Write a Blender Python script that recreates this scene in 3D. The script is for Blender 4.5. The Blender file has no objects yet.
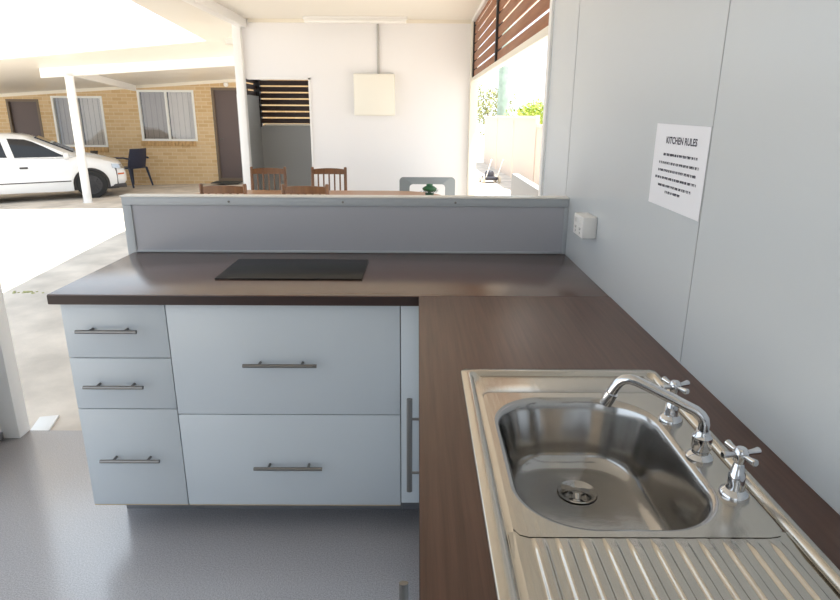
import bpy, bmesh, math, random
from mathutils import Vector, Matrix
random.seed(7)
C = bpy.context.scene.collection
sc = bpy.context.scene

# ------------------------------------------------------------------ camera, sky, sun, exposure
cam_d = bpy.data.cameras.new('camera')
cam_d.sensor_width = 36.0
cam_d.lens = 610.4 / 840 * 36.0
cam_d.clip_start = 0.02
cam = bpy.data.objects.new('camera', cam_d)
C.objects.link(cam)
PITCH, YAW, ROLL = 0.295, 0.0042, 0.0056
fwd0 = Vector((math.sin(YAW), math.cos(YAW), 0)); right0 = Vector((math.cos(YAW), -math.sin(YAW), 0)); up0 = Vector((0, 0, 1))
fwd = fwd0 * math.cos(PITCH) - up0 * math.sin(PITCH)
up = up0 * math.cos(PITCH) + fwd0 * math.sin(PITCH)
rt = right0 * math.cos(ROLL) + up * math.sin(ROLL)
upv = up * math.cos(ROLL) - right0 * math.sin(ROLL)
m = Matrix((rt, upv, -fwd)).transposed().to_4x4()
m.translation = Vector((-0.6049, 0, 1.4444))
cam.matrix_world = m
sc.camera = cam

w = bpy.data.worlds.new('sky'); sc.world = w
w.use_nodes = True
bg = w.node_tree.nodes['Background']
bg.inputs[0].default_value = (0.78, 0.89, 1.0, 1)
bg.inputs[1].default_value = 1.5

sun_d = bpy.data.lights.new('sun', 'SUN')
sun_d.energy = 10.0
sun_d.angle = math.radians(0.6)
sun_d.color = (1.0, 0.95, 0.86)
sun = bpy.data.objects.new('sun', sun_d); C.objects.link(sun)
sun.rotation_euler = Vector((-0.97, 0.45, -2.6)).to_track_quat('-Z', 'Y').to_euler()
sun.location = (6, -3, 16)

sc.view_settings.view_transform = 'Standard'
sc.view_settings.look = 'None'
sc.view_settings.gamma = 1.0
sc.view_settings.use_curve_mapping = False
sc.view_settings.exposure = 0.4

# ------------------------------------------------------------------ materials
def mat(name, col, rough=0.5, metal=0.0, spec=0.5, noise=0.0, nscale=20.0, bump=0.0, bscale=60.0, stretch=None, coat=0.0, ior=None):
    m = bpy.data.materials.new(name); m.use_nodes = True
    nt = m.node_tree; b = nt.nodes['Principled BSDF']
    b.inputs['Base Color'].default_value = (*col, 1)
    b.inputs['Roughness'].default_value = rough
    b.inputs['Metallic'].default_value = metal
    b.inputs['Specular IOR Level'].default_value = spec
    b.inputs['Coat Weight'].default_value = coat
    tc = nt.nodes.new('ShaderNodeTexCoord'); mp = nt.nodes.new('ShaderNodeMapping')
    nt.links.new(tc.outputs['Object'], mp.inputs[0])
    if stretch: mp.inputs['Scale'].default_value = stretch
    if noise:
        n = nt.nodes.new('ShaderNodeTexNoise'); n.inputs['Scale'].default_value = nscale; n.inputs['Detail'].default_value = 6
        nt.links.new(mp.outputs[0], n.inputs['Vector'])
        r = nt.nodes.new('ShaderNodeValToRGB')
        r.color_ramp.elements[0].position = 0.3; r.color_ramp.elements[1].position = 0.7
        r.color_ramp.elements[0].color = (*[max(0, c * (1 - noise)) for c in col], 1)
        r.color_ramp.elements[1].color = (*[min(1, c * (1 + noise)) for c in col], 1)
        nt.links.new(n.outputs[0], r.inputs[0]); nt.links.new(r.outputs[0], b.inputs['Base Color'])
    if bump:
        n2 = nt.nodes.new('ShaderNodeTexNoise'); n2.inputs['Scale'].default_value = bscale
        nt.links.new(mp.outputs[0], n2.inputs['Vector'])
        bp = nt.nodes.new('ShaderNodeBump'); bp.inputs['Strength'].default_value = bump; bp.inputs['Distance'].default_value = 0.01
        nt.links.new(n2.outputs[0], bp.inputs['Height']); nt.links.new(bp.outputs[0], b.inputs['Normal'])
    return m

def wood(name, dark, light, stretch, rough=0.4, scale=6.0, spec=0.5, detail=10):
    """fine straight grain running along the axis with the small stretch"""
    m = bpy.data.materials.new(name); m.use_nodes = True
    nt = m.node_tree; b = nt.nodes['Principled BSDF']
    tc = nt.nodes.new('ShaderNodeTexCoord'); mp = nt.nodes.new('ShaderNodeMapping')
    mp.inputs['Scale'].default_value = stretch
    nt.links.new(tc.outputs['Object'], mp.inputs[0])
    n = nt.nodes.new('ShaderNodeTexNoise'); n.inputs['Scale'].default_value = scale; n.inputs['Detail'].default_value = detail; n.inputs['Roughness'].default_value = 0.62
    nt.links.new(mp.outputs[0], n.inputs['Vector'])
    r = nt.nodes.new('ShaderNodeValToRGB')
    r.color_ramp.elements[0].position = 0.32; r.color_ramp.elements[0].color = (*dark, 1)
    r.color_ramp.elements[1].position = 0.68; r.color_ramp.elements[1].color = (*light, 1)
    nt.links.new(n.outputs[0], r.inputs[0]); nt.links.new(r.outputs[0], b.inputs['Base Color'])
    b.inputs['Roughness'].default_value = rough; b.inputs['Specular IOR Level'].default_value = spec
    return m

def glass(name, tint=(0.8, 0.85, 0.9), opac=0.25):
    m = bpy.data.materials.new(name); m.use_nodes = True
    nt = m.node_tree; nt.nodes.remove(nt.nodes['Principled BSDF'])
    out = nt.nodes['Material Output']
    t = nt.nodes.new('ShaderNodeBsdfTransparent'); t.inputs[0].default_value = (*tint, 1)
    g = nt.nodes.new('ShaderNodeBsdfGlossy'); g.inputs['Roughness'].default_value = 0.03
    mx = nt.nodes.new('ShaderNodeMixShader'); mx.inputs[0].default_value = opac
    nt.links.new(t.outputs[0], mx.inputs[1]); nt.links.new(g.outputs[0], mx.inputs[2]); nt.links.new(mx.outputs[0], out.inputs[0])
    return m

def brick(name):
    m = bpy.data.materials.new(name); m.use_nodes = True
    nt = m.node_tree; b = nt.nodes['Principled BSDF']
    tc = nt.nodes.new('ShaderNodeTexCoord'); sp = nt.nodes.new('ShaderNodeSeparateXYZ'); cb = nt.nodes.new('ShaderNodeCombineXYZ')
    nt.links.new(tc.outputs['Object'], sp.inputs[0])
    nt.links.new(sp.outputs['X'], cb.inputs['X']); nt.links.new(sp.outputs['Z'], cb.inputs['Y'])
    br = nt.nodes.new('ShaderNodeTexBrick')
    br.inputs['Color1'].default_value = (0.68, 0.50, 0.29, 1); br.inputs['Color2'].default_value = (0.60, 0.41, 0.215, 1)
    br.inputs['Mortar'].default_value = (0.70, 0.56, 0.36, 1)
    br.inputs['Scale'].default_value = 1.0; br.inputs['Brick Width'].default_value = 0.24; br.inputs['Row Height'].default_value = 0.086
    br.inputs['Mortar Size'].default_value = 0.009; br.inputs['Mortar Smooth'].default_value = 0.2
    nt.links.new(cb.outputs[0], br.inputs['Vector'])
    nt.links.new(br.outputs['Color'], b.inputs['Base Color'])
    bp = nt.nodes.new('ShaderNodeBump'); bp.inputs['Strength'].default_value = 0.5; bp.inputs['Distance'].default_value = 0.008; bp.invert = True
    nt.links.new(br.outputs['Fac'], bp.inputs['Height']); nt.links.new(bp.outputs[0], b.inputs['Normal'])
    b.inputs['Roughness'].default_value = 0.9
    return m

M = {}
M['bench_x'] = wood('benchtop laminate across', (0.080, 0.038, 0.026), (0.125, 0.062, 0.043), (0.4, 14, 14), 0.26, 8, 0.6, 6)
M['bench_x'].node_tree.nodes['Principled BSDF'].inputs['Coat Weight'].default_value = 0.5
M['bench_x'].node_tree.nodes['Principled BSDF'].inputs['Coat Roughness'].default_value = 0.22
M['bench_y'] = wood('benchtop laminate along', (0.076, 0.036, 0.025), (0.125, 0.062, 0.043), (14, 0.4, 14), 0.30, 8, 0.45, 6)
M['bench_edge'] = wood('benchtop edging', (0.020, 0.008, 0.006), (0.035, 0.014, 0.010), (0.5, 9, 9), 0.4, 7)
M['cab_white'] = mat('white cabinet board', (0.56, 0.60, 0.635), 0.35)
M['cab_raw'] = mat('board edge', (0.55, 0.44, 0.28), 0.7)
M['carcass'] = mat('cabinet carcass', (0.35, 0.35, 0.35), 0.6)
M['kick'] = mat('kickboard', (0.20, 0.20, 0.215), 0.5)
M['steel_handle'] = mat('dark brushed steel', (0.24, 0.23, 0.22), 0.33, 1.0)
M['panel'] = mat('insulated panel', (0.58, 0.618, 0.65), 0.26, bump=0.02, bscale=3)
M['panel_far'] = mat('painted far panel', (0.84, 0.83, 0.83), 0.45)
M['seam'] = mat('panel seam', (0.46, 0.47, 0.49), 0.5)
M['ceiling'] = mat('ceiling sheet', (0.82, 0.78, 0.70), 0.5)
M['soffit'] = mat('soffit sheet', (0.72, 0.69, 0.63), 0.35)
M['white_paint'] = mat('white painted steel', (0.86, 0.85, 0.83), 0.35)
M['cream_frame'] = mat('cream frame', (0.82, 0.77, 0.66), 0.4)
M['grey_panel'] = mat('grey panel', (0.43, 0.435, 0.475), 0.5)
M['frame_grey'] = mat('grey aluminium frame', (0.46, 0.49, 0.52), 0.4)
M['cap'] = mat('pale cap', (0.80, 0.78, 0.74), 0.4)
M['screw'] = mat('screw', (0.25, 0.24, 0.23), 0.4, 1.0)
M['black_glass'] = mat('black ceramic glass', (0.013, 0.013, 0.013), 0.35, spec=0.2)
M['steel'] = mat('stainless steel', (0.57, 0.54, 0.49), 0.22, 1.0, bump=0.03, bscale=90, stretch=(1, 0.08, 1))
M['steel_bowl'] = mat('stainless bowl', (0.46, 0.45, 0.44), 0.17, 1.0, bump=0.02, bscale=60, stretch=(1, 1, 0.1))
M['chrome'] = mat('chrome', (0.70, 0.71, 0.74), 0.05, 1.0)
M['dark_hole'] = mat('dark hole', (0.03, 0.03, 0.03), 0.6)
M['vinyl'] = mat('speckled vinyl', (0.47, 0.455, 0.475), 0.22, noise=0.30, nscale=230, spec=0.8, coat=0.8)
M['vinyl'].node_tree.nodes['Principled BSDF'].inputs['Coat Roughness'].default_value = 0.3
M['concrete'] = mat('concrete', (0.58, 0.52, 0.455), 0.85, noise=0.22, nscale=2.6, bump=0.15, bscale=30)
M['moss'] = mat('moss', (0.34, 0.34, 0.16), 0.9)
M['plastic_white'] = mat('white plastic', (0.80, 0.80, 0.79), 0.35)
M['paper'] = mat('paper', (0.82, 0.83, 0.88), 0.7)
M['ink'] = mat('ink', (0.05, 0.05, 0.08), 0.7)
M['meter'] = mat('cream meter box', (0.85, 0.83, 0.74), 0.45)
M['conduit'] = mat('grey conduit', (0.45, 0.44, 0.42), 0.5)
M['slat'] = wood('stained slat', (0.22, 0.080, 0.030), (0.34, 0.135, 0.055), (9, 0.6, 9), 0.5, 5)
M['slat_dark'] = wood('dark slat', (0.020, 0.008, 0.005), (0.05, 0.018, 0.009), (0.6, 9, 9), 0.5, 5)
M['black_post'] = mat('black post', (0.02, 0.018, 0.018), 0.5)
M['alcove'] = mat('alcove grey', (0.42, 0.425, 0.42), 0.45)
M['chair_wood'] = wood('chair timber', (0.11, 0.045, 0.015), (0.20, 0.088, 0.032), (6, 6, 0.6), 0.4, 6)
M['table_wood'] = wood('table timber', (0.30, 0.145, 0.065), (0.44, 0.235, 0.115), (0.5, 8, 8), 0.35, 5)
M['grey_plastic'] = mat('grey plastic', (0.20, 0.225, 0.235), 0.4)
M['leaf_dark'] = mat('dark green leaf', (0.012, 0.085, 0.032), 0.5)
M['pot'] = mat('green pot', (0.02, 0.07, 0.035), 0.5)
M['brick'] = brick('buff brick')
M['brick_sill'] = mat('sill brick', (0.55, 0.35, 0.16), 0.9, noise=0.2, nscale=9)
M['alu'] = mat('window aluminium', (0.80, 0.80, 0.76), 0.35)
M['glass'] = glass('window glass', (0.92, 0.91, 0.90), 0.06)
M['blind'] = mat('pale blind', (0.82, 0.79, 0.75), 0.8)
M['blind_dark'] = mat('dark curtain', (0.50, 0.46, 0.43), 0.8)
M['room_dark'] = mat('dark room', (0.05, 0.045, 0.045), 0.9)
M['door_dark'] = mat('dark screen door', (0.105, 0.075, 0.070), 0.5)
M['door_frame'] = mat('brown door frame', (0.16, 0.115, 0.075), 0.5)
M['mat_dark'] = mat('door mat', (0.05, 0.05, 0.045), 0.95, noise=0.3, nscale=60)
M['resin'] = mat('dark blue resin', (0.018, 0.026, 0.060), 0.5)
M['car_white'] = mat('car paint', (0.84, 0.84, 0.84), 0.25, coat=0.6)
M['car_glass'] = mat('car glass', (0.02, 0.021, 0.024), 0.06, spec=0.4)
M['rubber'] = mat('rubber', (0.018, 0.018, 0.018), 0.75)
M['rim'] = mat('dark wheel cover', (0.06, 0.06, 0.065), 0.4, 0.6)
M['lamp_clear'] = mat('headlamp lens', (0.45, 0.46, 0.47), 0.08, 0.5)
M['lamp_amber'] = mat('amber lens', (0.55, 0.12, 0.02), 0.2)
M['lamp_red'] = mat('red lens', (0.4, 0.02, 0.02), 0.2)
M['trim_dark'] = mat('dark trim', (0.05, 0.045, 0.045), 0.5)
M['fence'] = mat('cream steel fence', (0.66, 0.54, 0.45), 0.5)
M['fence_post'] = mat('cream fence post', (0.60, 0.50, 0.42), 0.5)
M['lowwall'] = mat('grey render', (0.26, 0.255, 0.25), 0.8)
M['pole'] = mat('treated pole', (0.33, 0.42, 0.36), 0.85, noise=0.15, nscale=6)
M['leaf_lime'] = mat('lime leaf', (0.34, 0.42, 0.06), 0.55, noise=0.3, nscale=3)
M['leaf_olive'] = mat('olive leaf', (0.30, 0.31, 0.12), 0.55, noise=0.3, nscale=3)
M['bark'] = mat('bark', (0.16, 0.11, 0.07), 0.9)
M['mower_red'] = mat('mower cowl', (0.035, 0.035, 0.045), 0.4)
M['wheel_cream'] = mat('cream wheel', (0.62, 0.54, 0.42), 0.6)
M['diffuser'] = mat('lamp diffuser', (0.86, 0.85, 0.82), 0.4)

# ------------------------------------------------------------------ mesh helpers
class MB:
    def __init__(self): self.bm = bmesh.new()
    def box(self, x0, y0, z0, x1, y1, z1, bev=0.0, rot=None, piv=None, seg=2):
        b = bmesh.new()
        bmesh.ops.create_cube(b, size=1.0)
        for v in b.verts:
            v.co = Vector(((x0 + x1) / 2 + v.co.x * (x1 - x0), (y0 + y1) / 2 + v.co.y * (y1 - y0), (z0 + z1) / 2 + v.co.z * (z1 - z0)))
        if bev: bmesh.ops.bevel(b, geom=b.edges[:], offset=bev, segments=seg, affect='EDGES', profile=0.5)
        if rot is not None:
            p = Vector(piv) if piv else Vector(((x0 + x1) / 2, (y0 + y1) / 2, (z0 + z1) / 2))
            for v in b.verts: v.co = p + rot @ (v.co - p)
        self._merge(b); return self
    def _merge(self, b):
        me = bpy.data.meshes.new('tmp'); b.to_mesh(me); b.free()
        self.bm.from_mesh(me); bpy.data.meshes.remove(me)
    def loft(self, rings, closed=True, cap0=False, cap1=False):
        bm = self.bm
        R = [[bm.verts.new(p) for p in r] for r in rings]
        n = len(R[0])
        for a, b in zip(R, R[1:]):
            for i in range(n if closed else n - 1):
                j = (i + 1) % n
                bm.faces.new((a[i], a[j], b[j], b[i]))
        if cap0: bm.faces.new(R[0][::-1])
        if cap1: bm.faces.new(R[-1])
        return self
    def tube(self, pts, r, n=12, cap=True):
        pts = [Vector(p) for p in pts]
        if not isinstance(r, (list, tuple)): r = [r] * len(pts)
        rings = []; prev = None
        for i, p in enumerate(pts):
            t = (pts[min(i + 1, len(pts) - 1)] - pts[max(i - 1, 0)]).normalized()
            if prev is None:
                a = Vector((0, 0, 1)) if abs(t.z) < 0.9 else Vector((1, 0, 0))
                u = t.cross(a).normalized()
            else:
                u = (prev - t * prev.dot(t)).normalized()
            prev = u; v = t.cross(u)
            rings.append([p + (u * math.cos(k * 2 * math.pi / n) + v * math.sin(k * 2 * math.pi / n)) * r[i] for k in range(n)])
        return self.loft(rings, True, cap, cap)
    def lathe(self, prof, c=(0, 0, 0), n=24, axis='z', cap0=True, cap1=True):
        c = Vector(c); rings = []
        for r, h in prof:
            ring = []
            for k in range(n):
                a = 2 * math.pi * k / n
                if axis == 'z': ring.append(c + Vector((r * math.cos(a), r * math.sin(a), h)))
                elif axis == 'x': ring.append(c + Vector((h, r * math.cos(a), r * math.sin(a))))
                else: ring.append(c + Vector((r * math.cos(a), h, r * math.sin(a))))
            rings.append(ring)
        return self.loft(rings, True, cap0, cap1)
    def prism(self, pts, lo, hi, axis='z'):
        def P(p, h):
            if axis == 'z': return (p[0], p[1], h)
            if axis == 'y': return (p[0], h, p[1])
            return (h, p[0], p[1])
        return self.loft([[P(p, lo) for p in pts], [P(p, hi) for p in pts]], True, True, True)
    def quad(self, *p):
        self.bm.faces.new([self.bm.verts.new(q) for q in p]); return self
    def build(self, name, m, parent=None, smooth=True, angle=35):
        me = bpy.data.meshes.new(name)
        bmesh.ops.recalc_face_normals(self.bm, faces=self.bm.faces[:])
        self.bm.to_mesh(me); self.bm.free()
        if smooth:
            for p in me.polygons: p.use_smooth = True
            me.set_sharp_from_angle(angle=math.radians(angle))
        ms = m if isinstance(m, (list, tuple)) else [m]
        for q in ms: me.materials.append(q if not isinstance(q, str) else M[q])
        o = bpy.data.objects.new(name, me); C.objects.link(o)
        if parent is not None:
            o.parent = parent
            if parent.type == 'EMPTY' or True:
                o.matrix_parent_inverse = Matrix.Identity(4)
        return o

def tag(o, label=None, cat=None, group=None, kind=None):
    if label: o['label'] = label
    if cat: o['category'] = cat
    if group: o['group'] = group
    if kind: o['kind'] = kind
    return o
def thing(name, label, cat, loc=(0, 0, 0), rz=0, group=None):
    o = bpy.data.objects.new(name, None); o.empty_display_size = 0.1
    C.objects.link(o); o.location = loc; o.rotation_euler = (0, 0, rz)
    return tag(o, label, cat, group)
def struct(mb, name, m, **k):
    return tag(mb.build(name, m, **k), kind='structure')
def box(*a, **k): return MB().box(*a, **k)
def copy_tree(o, parent=None):
    c = o.copy(); C.objects.link(c)
    if parent is not None: c.parent = parent
    for ch in list(o.children): copy_tree(ch, c)
    return c

FLOOR_OUT = -0.06
def g(x, y):                                    # paving: level by the kitchen, falling away towards the far block
    return FLOOR_OUT - 0.018 * max(0, y - 7.5) - 0.03 * max(0, -4.5 - x)

# ================================================================== SETTING
# kitchen floor slab in vinyl, paving outside
struct(box(-2.62, -1.8, -0.06, 0.0, 2.6, 0.0, 0.003), 'floor', 'vinyl')
mb = MB()
xs = [-40, -30, -20, -12, -4.5, 0.0, 1.0, 6, 14]; ys = [-12, 0, 2.6, 7.5, 12, 18, 26, 40]
V = [[mb.bm.verts.new((x, y, g(x, y))) for y in ys] for x in xs]
for i in range(len(xs) - 1):
    for j in range(len(ys) - 1):
        mb.bm.faces.new((V[i][j], V[i + 1][j], V[i + 1][j + 1], V[i][j + 1]))
struct(mb, 'ground', 'concrete', smooth=False)
# long wall on the right made of sandwich panels
wr = struct(box(0.0, -1.8, -0.06, 0.08, 2.98, 2.5), 'wall_right', 'panel')
for y in (0.10, 1.301, 2.515):
    s = box(-0.0012, y - 0.0014, 0.9, 0.0, y + 0.0014, 2.45).build('panel_seam', 'seam', wr)
struct(box(-0.012, 2.98, -0.06, 0.092, 3.035, 2.5, 0.003), 'trim_1', 'white_paint')
# ceiling over kitchen and dining, right overhang added to keep sun out
struct(box(-2.56, -1.8, 2.45, 0.5, 7.48, 2.53), 'ceiling', 'ceiling')
# wide eave sheet left of the beam, skewed outer edge, joining the far carport roof
def edge_x(y): return -3.43 - 0.105 * (y - 6.57)
mb = MB()
lo = [(-2.5, -1.8), (-2.5, 10.45), (-3.85, 10.15), (edge_x(6.5), 6.5), (edge_x(3.0), 3.0), (edge_x(-1.8), -1.8)]
mb.loft([[(x, y, 2.50) for x, y in lo], [(x, y, 2.58) for x, y in lo]], True, True, True)
struct(mb, 'ceiling_eave', 'soffit')
struct(box(-2.62, -1.8, 2.36, -2.52, 7.42, 2.5, 0.004), 'trim_beam', 'white_paint')
# posts
struct(box(-2.67, 7.32, -0.06, -2.58, 7.42, 2.5, 0.004), 'trim_2', 'white_paint')
struct(box(-2.525, 2.52, 0.0, -2.44, 2.60, 2.36, 0.004), 'trim_3', 'white_paint')
# wall and closed panel on the left of the kitchen
mb = MB(); mb.box(-2.60, 2.0, 0.0, -2.535, 2.52, 2.36); mb.box(-2.60, -1.8, 0.0, -2.535, -1.2, 2.36); mb.box(-2.60, -1.2, 2.25, -2.535, 2.0, 2.36)
wl = struct(mb, 'wall_left', 'panel')
mb = MB(); mb.box(-2.62, -1.88, 0.0, -1.15, -1.8, 2.5); mb.box(-0.25, -1.88, 0.0, 0.08, -1.8, 2.5); mb.box(-1.15, -1.88, 0.0, -0.25, -1.8, 1.15); mb.box(-1.15, -1.88, 2.1, -0.25, -1.8, 2.5)
struct(mb, 'wall_rear_added', 'panel')  # unseen wall added to cut the light from behind
mb = MB(); mb.box(-1.15, -1.87, 1.15, -1.11, -1.81, 2.1); mb.box(-0.29, -1.87, 1.15, -0.25, -1.81, 2.1); mb.box(-1.11, -1.87, 1.15, -0.29, -1.81, 1.19); mb.box(-1.11, -1.87, 2.06, -0.29, -1.81, 2.1); mb.box(-0.715, -1.86, 1.19, -0.685, -1.82, 2.06)
wr3 = struct(mb, 'window_3', 'alu')  # unseen window added to light the cabinets and streak the sink
box(-1.11, -1.845, 1.19, -0.29, -1.84, 2.06).build('pane', 'glass', wr3)
bs = struct(box(-2.535, 2.0, 0.0, -2.515, 2.52, 0.035), 'baseboard_left', 'kick')
# back wall of the dining area with the alcove opening
mb = MB()
mb.box(-1.85, 7.40, -0.06, 0.0, 7.48, 2.46)
mb.box(-2.58, 7.40, 1.825, -1.85, 7.48, 2.46)
struct(mb, 'wall_back', 'panel_far')
mb = MB(); mb.box(-1.862, 7.385, -0.06, -1.84, 7.485, 1.835); mb.box(-2.555, 7.385, 1.818, -1.84, 7.485, 1.84)
struct(mb, 'trim_4', 'white_paint')
struct(box(-2.5, 7.37, 2.415, 0.0, 7.40, 2.45), 'trim_5', 'cream_frame')
struct(box(-0.02, 7.28, -0.06, 0.07, 7.48, 2.46, 0.003), 'trim_6', 'cream_frame')

# alcove behind the opening: grey panels with a slatted screen above
struct(box(-2.72, 7.48, -0.1, -2.66, 8.36, 1.66), 'wall_alcove_left', 'alcove')
struct(box(-2.72, 8.30, -0.1, -1.2, 8.36, 1.30), 'wall_alcove_back', 'alcove')
t = thing('slatted_screen', 'dark timber slat screen above the grey panels inside the wall opening', 'screen', (0, 0, 0))
for k in range(8):
    z = 1.325 + k * 0.078
    mb = MB(); mb.box(-2.66, 8.30, z, -1.2, 8.33, z + 0.060)
    mb.build('slat', 'slat_dark', t)
for k in range(3):
    z = 1.66 + k * 0.078
    box(-2.72, 7.50, z, -2.69, 8.32, z + 0.055).build('slat', 'slat_dark', t)
box(-2.72, 8.28, 1.28, -2.645, 8.36, 2.2).build('post', 'black_post', t)
box(-1.93, 8.335, 1.28, -1.88, 8.38, 2.2).build('post', 'black_post', t)
box(-2.60, 8.285, 1.295, -1.2, 8.37, 1.318).build('bottom_rail', 'cream_frame', t)

struct(box(-2.8, 7.48, 2.2, -0.9, 8.45, 2.26), 'ceiling_alcove_shade', 'ceiling')  # unseen roof added to darken the alcove
struct(box(-1.26, 7.48, -0.1, -1.2, 8.30, 2.2), 'wall_alcove_right', 'alcove')
# slatted screen in the open side on the right
t = thing('timber_slat_screen', 'reddish brown timber slat screen hung above the open side on the right', 'screen')
for a, b in ((3.04, 5.13), (5.19, 7.27)):
    for k in range(7):
        z = 1.845 + k * 0.09
        box(0.012, a, z, 0.024, b, z + 0.071, 0.002).build('slat', 'slat', t)
box(-0.005, 5.135, 1.84, 0.045, 5.185, 2.46).build('post', 'black_post', t)
box(-0.004, 7.24, 1.84, 0.046, 7.285, 2.46).build('post', 'black_post', t)
box(-0.008, 3.035, 1.80, 0.045, 7.28, 1.842, 0.003).build('bottom_rail', 'cream_frame', t)
struct(box(-0.02, 3.035, 2.415, 0.07, 7.3, 2.45), 'trim_7', 'white_paint')

# ================================================================== KITCHEN JOINERY
BZ = 0.9; BT = 0.034
t = thing('counter_benchtop', 'dark brown laminate benchtop carrying the black cooktop', 'benchtop')
mb = MB().box(-1.765, 1.8346, BZ - BT, -0.0005, 2.47, BZ, 0.0025)
mb.build('slab', 'bench_x', t)
box(-1.7655, 1.8335, BZ - BT + 0.002, -0.601, 1.8350, BZ - 0.0035).build('edging', 'bench_edge', t)
t = thing('sink_benchtop', 'dark brown laminate benchtop running along the wall around the sink', 'benchtop')
# slab in four pieces round the sink cut-out
mb = MB()
mb.box(-0.60, 1.262, BZ - BT, -0.0005, 1.8335, BZ)
mb.box(-0.60, 0.30, BZ - BT, -0.50, 1.262, BZ)
mb.box(-0.09, 0.30, BZ - BT, -0.0005, 1.262, BZ)
mb.box(-0.60, -0.3, BZ - BT, -0.0005, 0.30, BZ)
bmesh.ops.remove_doubles(mb.bm, verts=mb.bm.verts[:], dist=1e-5)
mb.build('slab', 'bench_y', t)
box(-0.6012, -0.3, BZ - BT, -0.60, 1.8335, BZ - 0.002).build('edging', 'bench_edge', t)

def bar_handle(length, m='steel_handle'):
    """bar handle along local x, standing off towards local -y"""
    mb = MB()
    mb.tube([(-length / 2, -0.030, 0), (length / 2, -0.030, 0)], 0.0062, 14)
    for s in (-1, 1): mb.tube([(s * length * 0.29, -0.030, 0), (s * length * 0.29, 0.0, 0)], 0.0045, 10)
    return mb
def drawer(parent, x0, x1, z0, z1, hx, hz, hl, name='drawer'):
    gp = 0.0015
    mb = MB().box(x0 + gp, 1.850, z0 + gp, x1 - gp, 1.866, z1 - gp, 0.001)
    d = mb.build(name, 'cab_white', parent)
    h = bar_handle(hl).build('handle', 'steel_handle', d)
    h.location = (hx, 1.8495, hz)
    tag(h, 'dark steel bar handle')
    return d
def cabinet(name, label, x0, x1, rows):
    t = thing(name, label, 'cabinet')
    box(x0, 1.868, 0.13, x1 - 0.001, 2.43, BZ - BT - 0.001).build('body', 'carcass', t)
    box(x0 + (0.03 if x0 < -1.7 else 0.0), 2.0, 0.0, x1 - 0.001, 2.40, 0.13).build('kickboard', 'kick', t)
    box(x0 + 0.002, 1.8505, 0.1225, x1 - 0.002, 1.8665, 0.1255).build('bottom_edge', 'cab_raw', t)
    for r in rows: drawer(t, x0, x1, *r)
    return t
cabinet('drawer_cabinet', 'white cabinet of three stacked drawers at the open left end of the counter', -1.74, -1.4072,
        [(0.680, 0.864, -1.590, 0.781, 0.192), (0.497, 0.680, -1.594, 0.589, 0.194), (0.125, 0.497, -1.576, 0.316, 0.200)])
cabinet('pot_drawer_cabinet', 'wide white cabinet of two deep drawers below the cooktop', -1.4072, -0.660,
        [(0.478, 0.864, -1.048, 0.667, 0.238), (0.125, 0.478, -1.043, 0.289, 0.232)])
t = thing('corner_cabinet', 'narrow white filler cabinet between the wide drawers and the sink bench', 'cabinet')
box(-0.659, 1.868, 0.13, -0.002, 2.43, BZ - BT - 0.001).build('body', 'carcass', t)
box(-0.6585, 1.8505, 0.135, -0.584, 1.866, 0.864, 0.001).build('front_panel', 'cab_white', t)
box(-0.659, 2.0, 0.0, -0.002, 2.40, 0.13).build('kickboard', 'kick', t)
t = thing('sink_cabinet', 'white cabinet under the sink bench with upright bar handles on its doors', 'cabinet')
box(-0.565, -0.25, 0.13, -0.002, 1.846, 0.700).build('body', 'carcass', t)
box(-0.53, -0.25, 0.0, -0.002, 1.846, 0.13).build('kickboard', 'kick', t)
for a, b, hy in ((1.28, 1.848, 1.795), (0.66, 1.278, 0.985), (0.0, 0.658, 0.1)):
    d = box(-0.583, a, 0.125, -0.566, b, 0.864, 0.001).build('door', 'cab_white', t)
    h = bar_handle(0.345).build('handle', 'steel_handle', d)
    h.rotation_euler = Matrix((Vector((0, 0, 1)), Vector((1, 0, 0)), Vector((0, 1, 0)))).transposed().to_euler()
    h.location = (-0.583, hy, 0.392); tag(h, 'dark steel bar handle')
    h.scale = (1, 1.55, 1)

# low partition behind the counter
t = thing('servery_partition', 'low grey framed partition standing along the back of the counter', 'partition')
YS, ZS, XL = 2.446, 1.130, -1.788
box(XL + 0.03, YS + 0.006, 0.0, -0.001, YS + 0.05, ZS - 0.035).build('infill_panel', 'grey_panel', t)
box(XL, YS - 0.0, ZS - 0.038, -0.001, YS + 0.056, ZS - 0.006, 0.002).build('top_rail', 'frame_grey', t)
box(XL - 0.004, YS - 0.003, ZS - 0.006, -0.001, YS + 0.06, ZS, 0.0015).build('cap', 'cap', t)
box(XL, YS, 0.0, XL + 0.036, YS + 0.056, ZS - 0.038, 0.002).build('end_post', 'frame_grey', t)
box(-0.016, YS - 0.0, 0.9, -0.001, YS + 0.056, ZS - 0.038, 0.001).build('wall_channel', 'frame_grey', t)
box(XL + 0.036, YS, 0.9005, -0.016, YS + 0.02, 0.909, 0.001).build('bottom_rail', 'frame_grey', t)
for x in (-1.78 + 0.42, -0.905, -0.455):
    MB().lathe([(0.0045, 0.0), (0.0045, -0.0025), (0.003, -0.0035)], (x, YS, ZS - 0.022), 12, 'y').build('screw', 'screw', t)

# cooktop
t = thing('cooktop', 'flat black glass cooktop set in the dark counter', 'cooktop')
box(-1.299, 2.018, BZ, -0.795, 2.312, BZ + 0.006, 0.002).build('glass_plate', 'black_glass', t)

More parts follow.
